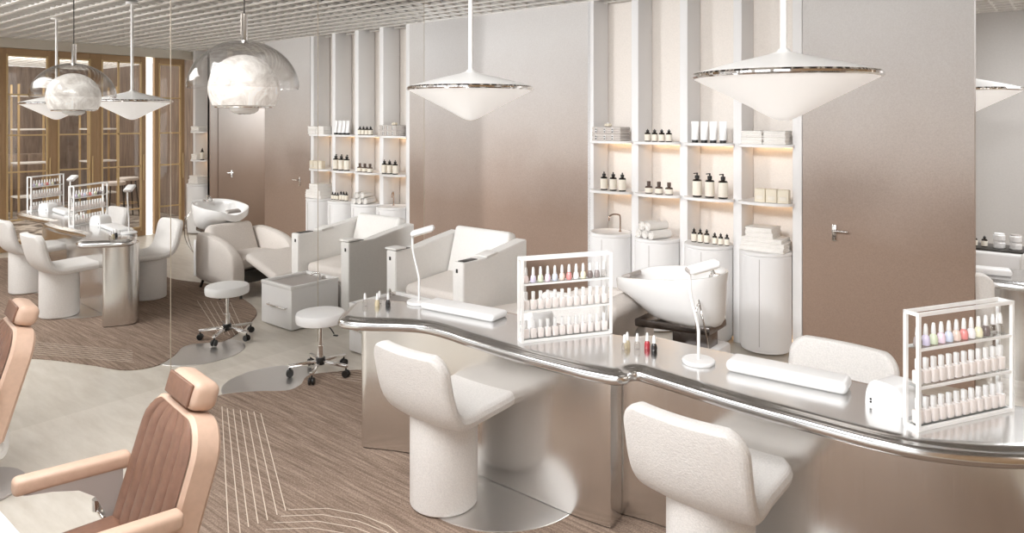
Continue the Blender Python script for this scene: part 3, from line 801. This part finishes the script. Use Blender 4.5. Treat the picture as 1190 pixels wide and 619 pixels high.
# ------------------------------------------------------------------ pedicure armchair and foot bath
t = thing('pedicure_armchair', 'boxy cream armchair with sloped arms against the shelf wall', 'armchair', (.69, 4.25, 0))
def arm_panel(x0, x1):
    b = nb(); prof = [(-.38, .0), (-.38, .695), (-.10, .695), (.06, .725), (.40, .775), (.40, .0)]
    tt = bmesh.new()
    A = [tt.verts.new((x0, y, z)) for y, z in prof]; B = [tt.verts.new((x1, y, z)) for y, z in prof]
    for i in range(len(prof)): j = (i+1) % len(prof); tt.faces.new((A[i], A[j], B[j], B[i]))
    tt.faces.new(A[::-1]); tt.faces.new(B); bmesh.ops.recalc_face_normals(tt, faces=tt.faces)
    bmesh.ops.bevel(tt, geom=list(tt.edges), offset=.006, segments=2, affect='EDGES')
    return merge(b, tt)
for x0, x1 in ((-.44, -.325), (.325, .44)):
    o = obj('arm', arm_panel(x0, x1), CREAM, t)
    b = nb(); box(b, ((x0+x1)/2, -.27, .697), (.07, .15, .006), .002); obj('tray', b, BLACK, o)
    b = nb(); box(b, ((x0+x1)/2-.01, -.382, .63), (.018, .006, .03), .002); obj('switch', b, DARKMETAL, o)
    b = nb(); box(b, ((x0+x1)/2, -.33, .712), (.13, .12, .014), .003) if x0 < 0 else box(b, ((x0+x1)/2, -.05, .714), (.125, .14, .012), .003, 2, (R(8), 0, 0)); obj('cap_board', b, CREAM, o)
b = nb(); box(b, (0, -.02, .36), (.64, .56, .15), .05, 4, (R(4), 0, 0)); obj('seat_cushion', b, LINEN, t)
b = nb(); box(b, (0, .02, .15), (.64, .70, .28), .01); obj('seat_base', b, CREAM, t)
b = nb(); box(b, (0, .31, .60), (.635, .12, .46), .035, 4, (R(-16), 0, 0)); obj('back_cushion', b, CREAM, t)
t = thing('foot_bath', 'low white pedicure foot bath box with bar handle before the armchair', 'foot bath', (.615, 3.62, 0))
b = nb()
box(b, (0, 0, .18), (.46, .48, .34), .008); obj('tub', b, PAINT, t)
b = nb()
for x, w, y, d in ((0, .46, -.225, .04), (0, .46, .225, .04), (-.215, .03, 0, .42), (.215, .03, 0, .42)): box(b, (x, y, .362), (w, d, .035), .008)
obj('rim', b, CERAMIC, t)
b = nb(); box(b, (0, 0, .352), (.40, .41, .01), .003); obj('basin_floor', b, SHELL, t)
b = nb(); tube(b, [(-.17, -.24, .19), (-.17, -.265, .19), (.10, -.265, .19), (.10, -.24, .19)], .006, 8); obj('handle', b, CHROME, t)
b = nb(); tube(b, spline([(-.15, .10, .36), (-.15, .10, .42), (-.12, .08, .43), (-.08, .05, .41)], 5), .009, 10); box(b, (-.15, .14, .385), (.03, .03, .03), .006); obj('tap', b, CHROME, t)

# ------------------------------------------------------------------ wash recliner and basin (faces the mirror wall, -X)
t = thing('wash_recliner', 'cream upholstered wash-station recliner with raised footrest', 'recliner', (2.09, 3.97, .0085))
def curved_arm(s):
    b = nb()
    f = lambda u, v: None
    pts = [(.40, .30, .29), (.28, .325, .30), (.05, .33, .292), (-.15, .33, .275), (-.28, .33, .25), (-.36, .325, .215), (-.385, .31, .17)]
    sp = spline([(x, y, z) for x, y, z in pts], 5)
    tt = bmesh.new(); rings = []
    for k, q in enumerate(sp):
        x, yc, hh = q; top = 2*hh; zb = .10; th = .062
        sec = []
        for (dy, z) in ((-th*.7, zb), (-th, zb+.03), (-th, top-.05), (-th*.75, top-.012), (0, top), (th*.75, top-.012), (th, top-.05), (th, zb+.03), (th*.7, zb)):
            sec.append(tt.verts.new((x, s*(yc+dy), z)))
        rings.append(sec)
    n = len(rings[0])
    for A, B in zip(rings, rings[1:]):
        for i in range(n): tt.faces.new((A[i], A[(i+1) % n], B[(i+1) % n], B[i]))
    tt.faces.new(rings[0][::-1]); tt.faces.new(rings[-1]); bmesh.ops.recalc_face_normals(tt, faces=tt.faces)
    return merge(b, tt)
for s in (-1, 1): subsurf(obj('arm', curved_arm(s), LINEN, t), 1)
b = nb(); box(b, (-.04, 0, .315), (.58, .52, .15), .06, 4, (0, R(4), 0)); obj('seat', b, LINEN, t)
b = nb(); box(b, (.31, 0, .46), (.15, .52, .40), .06, 4, (0, R(28), 0)); obj('backrest', b, LINEN, t)
b = nb(); box(b, (-.66, 0, .335), (.56, .52, .09), .04, 4, (0, R(-16), 0)); obj('footrest', b, LINEN, t)
b = nb(); box(b, (-.35, 0, .22), (.20, .10, .04)); box(b, (-.50, 0, .25), (.30, .05, .03), 0, 2, (0, R(-16), 0)); box(b, (-.1, 0, .2), (.6, .50, .12), .02); obj('mechanism', b, DARKMETAL, t)
for x, y in ((-.36, -.28), (-.36, .28), (.36, -.28), (.36, .28)):
    b = nb(); tube(b, [(x, y, .12), (x*1.12, y*1.08, .0 if y < 0 else -.0085)], .014, 10, [.018, .018] if 0 else None); obj('leg', b, DARKMETAL, t)
t = thing('wash_basin', 'white tilting shampoo basin on a dark bracket behind the recliner', 'basin', (2.76, 4.03, 0))
def bowl(u, v, o=0):
    pass
tt = bmesh.new(); rings = []; N = 40
def ell(cx, a, bb, z, tilt, k=2.4):
    L = []
    for i in range(N):
        th = 2*PI*i/N; c, s = math.cos(th), math.sin(th)
        x = cx+a*math.copysign(abs(c)**(2/k), c); y = bb*math.copysign(abs(s)**(2/k), s)
        dip = -.055*math.exp(-((x+.34)/.12)**2)*math.exp(-(y/.13)**2) if tilt else 0
        L.append(tt.verts.new((x, y, z+(x*.11 if tilt else 0)+dip)))
    return L
for (cx, a, bb, z, ti) in ((.14, .12, .10, .55, 0), (.13, .19, .15, .555, 0), (.10, .235, .20, .59, 0), (.045, .29, .24, .67, 0), (0, .338, .258, .755, 1), (0, .345, .265, .815, 1), (0, .343, .263, .827, 1), (0, .33, .25, .827, 1), (0, .318, .238, .805, 1), (.02, .27, .20, .70, 0), (.04, .19, .14, .63, 0), (.05, .08, .06, .605, 0)):
    rings.append(ell(cx, a, bb, z, ti))
for A, B in zip(rings, rings[1:]):
    for i in range(N): tt.faces.new((A[i], A[(i+1) % N], B[(i+1) % N], B[i]))
tt.faces.new(rings[0][::-1]); tt.faces.new(rings[-1]); bmesh.ops.recalc_face_normals(tt, faces=tt.faces)
b = nb(); merge(b, tt); obj('bowl', b, CERAMIC, t, sharp=60)
b = nb(); box(b, (.06, 0, .525), (.50, .26, .05), .012, 2, (0, R(-4), 0)); box(b, (.16, 0, .46), (.24, .14, .10), .012); obj('bracket', b, STEELDARK, t)
b = nb(); box(b, (.22, 0, .21), (.22, .30, .42), .02); obj('column', b, PAINT, t)
b = nb(); box(b, (.295, -.02, .85), (.06, .05, .03), .01); tube(b, spline([(.29, -.02, .86), (.26, -.02, .90), (.20, -.02, .90), (.15, -.02, .86)], 5), .011, 12); obj('tap', b, CHROME, t)
b = nb(); box(b, (-.28, 0, .775), (.07, .16, .025), .012, 3, (0, R(-20), 0)); obj('neck_rest', b, SHELL, t)
for dy in (-.05, .03):
    b = nb(); tube(b, spline([(.275, -.205, .74), (.30+dy*.5, -.245, .66), (.32+dy*.8, -.24, .52), (.31+dy, -.22, .40), (.28, -.17, .28)], 6), .0045, 8); obj('hose', b, CHROME, t)

# ------------------------------------------------------------------ salon chairs
def salon_chair(label, loc, rz):
    t = thing('salon_chair', label, 'salon chair', loc, rz, 'tan leather salon chairs')
    b = nb(); cyl(b, (0, 0, 0), .22, .014, 48, .004); obj('base', b, SHELL, t)
    b = nb(); tube(b, [(0, 0, .012), (0, 0, .235)], .034, 20); obj('column', b, CHROME, t)
    b = nb(); tube(b, spline([(-.03, 0, .20), (-.10, -.06, .19), (-.18, -.10, .20), (-.23, -.05, .22)], 5), .005, 8); obj('pump_lever', b, DARKMETAL, t)
    b = nb(); box(b, (0, -.12, .250), (.42, .46, .07), .03, 3); box(b, (0, .06, .265), (.40, .14, .18), .05, 3); obj('under_shell', b, WHITE, t)
    b = nb(); box(b, (0, -.19, .330), (.44, .44, .10), .035, 4); obj('seat', b, TANDARK, t)
    # backrest slab: outline with rounded top, leaning back
    def outline(w, h, r):
        P = [(-w, 0), (w, 0), (w, h-r)]+[(w-r+r*math.cos(a), h-r+r*math.sin(a)) for a in [PI/2*k/10 for k in range(1, 10)]]+[(-w+r-r*math.sin(a), h-r+r*math.cos(a)) for a in [PI/2*k/10 for k in range(0, 11)]]
        return [Vector(q) for q in P]
    lean = Matrix.Translation((0, .005, .310)) @ Matrix.Rotation(R(-17), 4, 'X') @ Matrix.Rotation(R(90), 4, 'X')
    b = nb(); slab(b, outline(.245, .50, .13), [(.012, -.095), (0, -.083), (0, -.012), (.012, 0)])
    bmesh.ops.transform(b, matrix=lean, verts=b.verts); obj('backrest', b, TAN, t)
    # channelled front pad
    tt = bmesh.new(); NX, NZ = 60, 24; w, h, r = .228, .478, .12; V = []
    for j in range(NZ+1):
        z = .012+h*j/NZ*.995
        e = (z-.012)-(h-r); ww = w if e <= 0 else w-r+math.sqrt(max(0, r*r-e*e))
        rowv = []
        for i in range(NX+1):
            x = (2*i/NX-1)
            ch_ = abs(math.sin(PI*6*(x+1)/2))**.45
            edge = min(1, (1-abs(x))*9, (1-j/NZ)*8+.0)
            rowv.append(tt.verts.new((x*ww, z, .004+.018*ch_*edge)))
        V.append(rowv)
    for j in range(NZ):
        for i in range(NX): tt.faces.new((V[j][i], V[j][i+1], V[j+1][i+1], V[j+1][i]))
    bmesh.ops.recalc_face_normals(tt, faces=tt.faces)
    b = nb(); merge(b, tt, lean); obj('channelled_pad', b, TANDARK, t, sharp=80, label='darker rust leather pad with vertical channels')
    hb = Matrix.Translation((0, .005, .310)) @ Matrix.Rotation(R(-17), 4, 'X')
    b = nb(); box(b, (0, .045, .553), (.25, .10, .10), .035, 5); bmesh.ops.transform(b, matrix=hb, verts=b.verts); hr = obj('headrest', b, TAN, t)
    b = nb(); box(b, (0, -.005, .553), (.215, .012, .075), .006, 3); bmesh.ops.transform(b, matrix=hb, verts=b.verts); obj('headrest_pad', b, TANDARK, hr)
    for s in (-1, 1):
        b = nb(); box(b, (s*.272, -.10, .540), (.06, .36, .058), .018, 4, (R(-3), 0, 0)); ar_ = obj('armrest', b, TAN, t)
        tt = bmesh.new(); prof = [(.05, .265), (.05, .53), (-.25, .52), (-.17, .505), (-.09, .48), (-.04, .44), (-.01, .375), (0, .265)]
        A = [tt.verts.new((s*.246, y, z)) for y, z in prof]; B = [tt.verts.new((s*.274, y, z)) for y, z in prof]
        for i in range(len(prof)): j = (i+1) % len(prof); tt.faces.new((A[i], A[j], B[j], B[i]))
        f1 = tt.faces.new(A[::-1]); f2 = tt.faces.new(B); tt.normal_update(); bmesh.ops.triangulate(tt, faces=[f1, f2]); bmesh.ops.recalc_face_normals(tt, faces=tt.faces)
        b = nb(); merge(b, tt); obj('arm_panel', b, SHELL if s < 0 else WHITE, ar_)
    b = nb(); tube(b, [(-.30, -.02, .365), (-.30, -.02, .405)], .018, 16); tube(b, [(-.215, -.02, .365), (-.30, -.02, .365)], .008, 10); obj('recline_knob', b, CHROME, t)
    return t
sc = salon_chair('tan leather salon chair with channelled back at the lower left, the whole one', (2.285, 1.00, .0085), R(-7))
dup(sc, (.62, .96, 0), R(-7), 'tan leather salon chair cut by the left edge of the frame')
t = thing('vanity_counter', 'white vanity counter at the lower left corner before the salon chair', 'counter', (2.2, .40, 0))
b = nb(); box(b, (0, 0, .688), (1.1, .42, .024), .004); obj('top', b, WHITE, t)
for s in (-1, 1):
    b = nb(); box(b, (s*.52, 0, .338), (.03, .38, .676), .003); obj('side_panel', b, WHITE, t)

# ------------------------------------------------------------------ deeper bay beyond the door
t = thing('manicure_table', 'steel manicure table in the deeper bay at the right edge', 'table', (0, 0, 0))
o2 = [(4.05, 5.95), (4.12, 5.74), (4.35, 5.69), (4.6, 5.73), (4.76, 5.84), (4.80, 6.0), (4.76, 6.15), (4.6, 6.25), (4.4, 6.26), (4.15, 6.2)]
q2 = [Vector((q.x, q.y)) for q in spline([(x, y, 0) for x, y in o2], 6, True)]
b = nb(); slab(b, q2, [(.08, .645), (.03, .645), (.002, .66), (0, .67), (.01, .692), (.03, .696), (.045, .705), (.06, .705)]); obj('tabletop', b, STEELTOP, t, sharp=50)
b = nb(); slab(b, q2, [(.20, .0), (.20, .65)]); obj('pedestal', b, STEELPANEL, t, sharp=50)
arm_pad('white arm pad on the steel table in the deeper bay', (4.22, 5.88, .705), R(10), .34, .12, .05)
dup(ch, (4.08, 5.80, 0), R(0), 'cream tub chair peeking out from behind the door edge')
dup(ch, (4.62, 6.55, 0), R(180), 'cream tub chair behind the table in the deeper bay')
t = thing('console_cabinet', 'white console with dark top in the deeper bay', 'cabinet', (4.15, 7.0, 0))
b = nb(); box(b, (0, 0, .36), (.55, .36, .72), .03, 3); obj('body', b, PAINT, t)
b = nb(); box(b, (0, 0, .727), (.52, .33, .014), .004); obj('top', b, DARKMETAL, t)
for i, x in enumerate((4.24, 4.35)):
    for k in range(2):
        t = thing('white_jar', f'white cream jar on the dark console, {["left", "right"][i]} pile, {["lower", "upper"][k]}', 'jar', (x, 6.95, .734+.062*k), 0, 'white jars')
        b = nb(); cyl(b, (0, 0, 0), .042, .05, 24, .006); obj('body', b, WHITE, t)
        b = nb(); cyl(b, (0, 0, .048), .036, .012, 24, .003); obj('lid', b, SHELL if (i and k) else WHITE, t)
for i, x in enumerate((4.07, 4.14)):
    bottle(f'small black bottle on the dark console, {["left", "right"][i]} one', 'black console bottles', .022, .09, 'round', (x, 6.95, .734))

# ------------------------------------------------------------------ glazed brass wall at the far right (seen in the mirror)
GX = 6.46
bm = nb(); box(bm, (GX+.02, 2.6, H-.06), (.16, 6.1, .13)); struct('trim_1', bm, BEIGETRIM)
def glazed(y0, y1, label, stile=.09, mid=None):
    t = thing('glazed_door', label, 'glazed door', (GX, (y0+y1)/2, 0), 0, 'brass glazed doors')
    w = y1-y0; zt = H-.13
    b = nb()
    for y in (-w/2+stile/2, w/2-stile/2): box(b, (0, y, zt/2), (.06, stile, zt), .004)
    box(b, (0, 0, zt-.045), (.06, w-2*stile, .09), .004); box(b, (0, 0, .06), (.06, w-2*stile, .12), .004)
    obj('frame', b, BRONZE, t)
    b = nb(); iw = w/2-stile
    for y in (-iw, iw): box(b, (-.03, y, zt/2), (.022, .022, zt-.16))
    for z in (.42, 1.07, 1.57, 2.12, zt-.10, .13): box(b, (-.03, 0, z), (.022, 2*iw, .020))
    if mid: box(b, (-.03, mid, zt/2), (.022, .024, zt-.16))
    obj('muntins', b, BRASS, t, sharp=None)
    b = nb(); box(b, (0, 0, zt/2), (.008, 2*iw, zt-.2)); obj('pane', b, PANE, t, sharp=None)
    b = nb(); tube(b, [(-.055, iw+.03, .85), (-.055, iw+.03, 1.25)], .01, 10); obj('pull_bar', b, BRASS, t)
glazed(4.93, 5.40, 'brass framed glazed door nearest the shelf wall, right of the lit strip', .07)
bm = nb(); box(bm, (GX, 4.85, (H-.13)/2), (.05, .10, H-.13)); o = obj('light_column', bm, LITSTRIP, sharp=None); tag(o, 'tall white lit strip between two brass glazed doors', 'light')
glazed(4.10, 4.80, 'wide brass framed glazed door left of the lit strip', .075, -.05)
glazed(3.52, 4.10, 'brass framed glazed door behind the alabaster globe in the mirror', .09)
glazed(2.95, 3.52, 'brass framed glazed door at the left edge of the mirror', .05)
glazed(2.2, 2.95, 'brass framed glazed door beyond the left edge of the mirror', .07)
bm = nb()
box(bm, (2.25, -2.55, .15), (9.0, .2, .30)); box(bm, (2.25, -2.55, H+.05), (9.0, .2, .62))
for x in (-2.1, .35, 2.35, 4.35, 6.5): box(bm, (x, -2.55, 1.5), (.30, .2, 2.7))
struct('wall_front_added', bm, PAINT)  # unseen wall, added to shape the daylight and break up steel reflections
for i, x in enumerate((-.875, 1.35, 3.35, 5.42)):
    w_ = (2.15, 1.70, 1.70, 1.85)[i]
    bm = nb()
    for k in range(4): box(bm, (x-w_/2+.02+(w_-.04)*k/3, -2.52, 1.42), (.04, .06, 2.24))
    for z in (.33, 1.9, 2.52): box(bm, (x, -2.52, z), (w_, .06, .05))
    struct(f'window_added_{i+1}', bm, DARKMETAL)  # added frames out of view, giving the steel darker lines to reflect
bm = nb(); box(bm, (GX, -.1, H/2), (.1, 4.7, H)); struct('wall_right', bm, BRONZE)
# hall behind the glazing
bm = nb(); box(bm, (9.6, 3.6, -.045), (6.1, 6.4, .1)); struct('floor_hall', bm, HALLFLOOR)
bm = nb(); box(bm, (12.3, 3.6, H/2), (.1, 6.4, H)); struct('wall_hall', bm, WOOD)
bm = nb(); box(bm, (9.6, 6.2, H/2), (5.6, .1, H)); struct('wall_hall_back', bm, WOOD)
bm = nb()
y = .6
while y < 6.3:
    box(bm, (9.6, y, H+.035), (6.0, .03, .055)); y += .19
x = 6.6
while x < 12.3:
    box(bm, (x, 3.5, H+.03), (.018, 5.8, .05)); x += .28
struct('ceiling_hall', bm, SLAT, sharp=None)
def cabinet(x, y, w, h, label):
    t = thing('wood_cabinet', label, 'cabinet', (x, y, .005), 0, 'hall cabinets')
    b = nb(); box(b, (0, 0, h/2), (.4, w, h), .006); obj('carcass', b, WOOD, t)
    for k in range(3):
        b = nb(); box(b, (-.205, -w/2+w*(k+.5)/3, h/2), (.02, w/3-.012, h-.04), .004); d = obj('door', b, WOOD, t)
        b = nb(); tube(b, [(-.23, -w/2+w*(k+.5)/3+.05, h*.5-.06), (-.23, -w/2+w*(k+.5)/3+.05, h*.5+.06)], .008, 8); obj('pull', b, BRASS, d)
cabinet(10.9, 2.6, 1.2, 2.0, 'tall brown wood cabinet in the hall behind the left glazed door')
cabinet(11.4, 4.4, 1.2, 1.1, 'low brown wood cabinet in the hall behind the wide glazed door')
def bar_stool(x, y, label, first=[None]):
    if first[0]: dup(first[0], (x, y, .005), None, label); return
    t = thing('bar_stool', label, 'stool', (x, y, .005), 0, 'hall bar stools'); first[0] = t
    b = nb(); cyl(b, (0, 0, .66), .18, .06, 28, .015); obj('seat', b, LINEN, t)
    for k in range(4):
        a = PI/4+PI/2*k; b = nb(); tube(b, [(.13*math.cos(a), .13*math.sin(a), .66), (.2*math.cos(a), .2*math.sin(a), 0)], .012, 8); obj('leg', b, DARKMETAL, t)
    b = nb(); tube(b, [(.165*math.cos(a), .165*math.sin(a), .25) for a in [2*PI*k/24 for k in range(25)]], .007, 6); obj('foot_ring', b, BRASS, t)
bar_stool(8.0, 4.95, 'bar stool in the hall behind the door nearest the shelf wall')
bar_stool(8.8, 5.5, 'bar stool deeper in the hall behind the door nearest the shelf wall')
for k, (y, l) in enumerate(((5.3, 'right'), (4.3, 'middle'), (3.3, 'left'))):
    t = thing('brass_shelf_rack', f'open brass display frame in the hall, {l} one', 'display frame', (9.6+.3*k, y, .005), 0, 'hall display frames')
    b = nb()
    for sx in (-.2, .2):
        for sy in (-.25, .25): box(b, (sx, sy, 1.2), (.03, .03, 2.4))
    obj('posts', b, BRASS, t, sharp=None)
    for z in (.4, 1.0, 1.6, 2.2):
        b = nb(); box(b, (0, 0, z), (.42, .52, .025)); obj('shelf', b, CREAM, t, sharp=None)

# ------------------------------------------------------------------ light
def area(name, loc, size, power, col=(1, 1, 1), rot=(0, 0, 0)):
    l = bpy.data.lights.new(name, 'AREA'); l.shape = 'RECTANGLE'; l.size, l.size_y = size; l.energy = power; l.color = col
    o = bpy.data.objects.new(name, l); C.objects.link(o); o.location = loc; o.rotation_euler = rot
    return o
# unseen spots and overhead areas, added as fill light
def spot(loc, aim, power, angle, radius, col=(.98, .99, 1)):
    l = bpy.data.lights.new('wall_fill_spot', 'SPOT'); l.energy = power; l.spot_size = R(angle); l.spot_blend = .8; l.shadow_soft_size = radius; l.color = col
    o = bpy.data.objects.new('wall_fill_spot', l); C.objects.link(o); o.location = loc
    o.rotation_euler = (Vector(aim)-Vector(loc)).to_track_quat('-Z', 'Y').to_euler()
# spots without fixtures, added out of view to brighten the shelf wall
spot((.35, 1.0, H-.06), (.9, YW, 1.5), 330, 62, .25)
spot((3.1, .3, H-.06), (2.2, YW, 1.55), 330, 62, .25)
spot((4.7, -.4, H-.06), (3.9, YW, 1.6), 380, 62, .25)
area('overhead_fill', (2.6, .45, H+.10), (3.6, 1.5), 185, (.98, .99, 1))  # added fill over the front of the room, placed out of view
area('overhead_fill', (4.9, 6.9, H-.02), (.8, 1.2), 48, (.97, .985, 1))  # added fill that lifts the deeper bay
area('overhead_fill', (8.6, 3.4, H+.3), (3.0, 4.0), 120, (1, .97, .93))  # added fill that lightens the hall behind the glazing
def point(loc, p, col, r=.1):
    l = bpy.data.lights.new('lamp_bulb', 'POINT'); l.energy = p; l.color = col; l.shadow_soft_size = r
    o = bpy.data.objects.new('lamp_bulb', l); C.objects.link(o); o.location = loc
w = bpy.data.worlds.new('daylight'); bpy.context.scene.world = w; w.use_nodes = True
bg = w.node_tree.nodes['Background']; bg.inputs['Color'].default_value = (.96, .98, 1, 1); bg.inputs['Strength'].default_value = 1.9

vs = bpy.context.scene.view_settings
vs.view_transform = 'Standard'; vs.look = 'None'; vs.gamma = 1; vs.use_curve_mapping = False
vs.exposure = .22
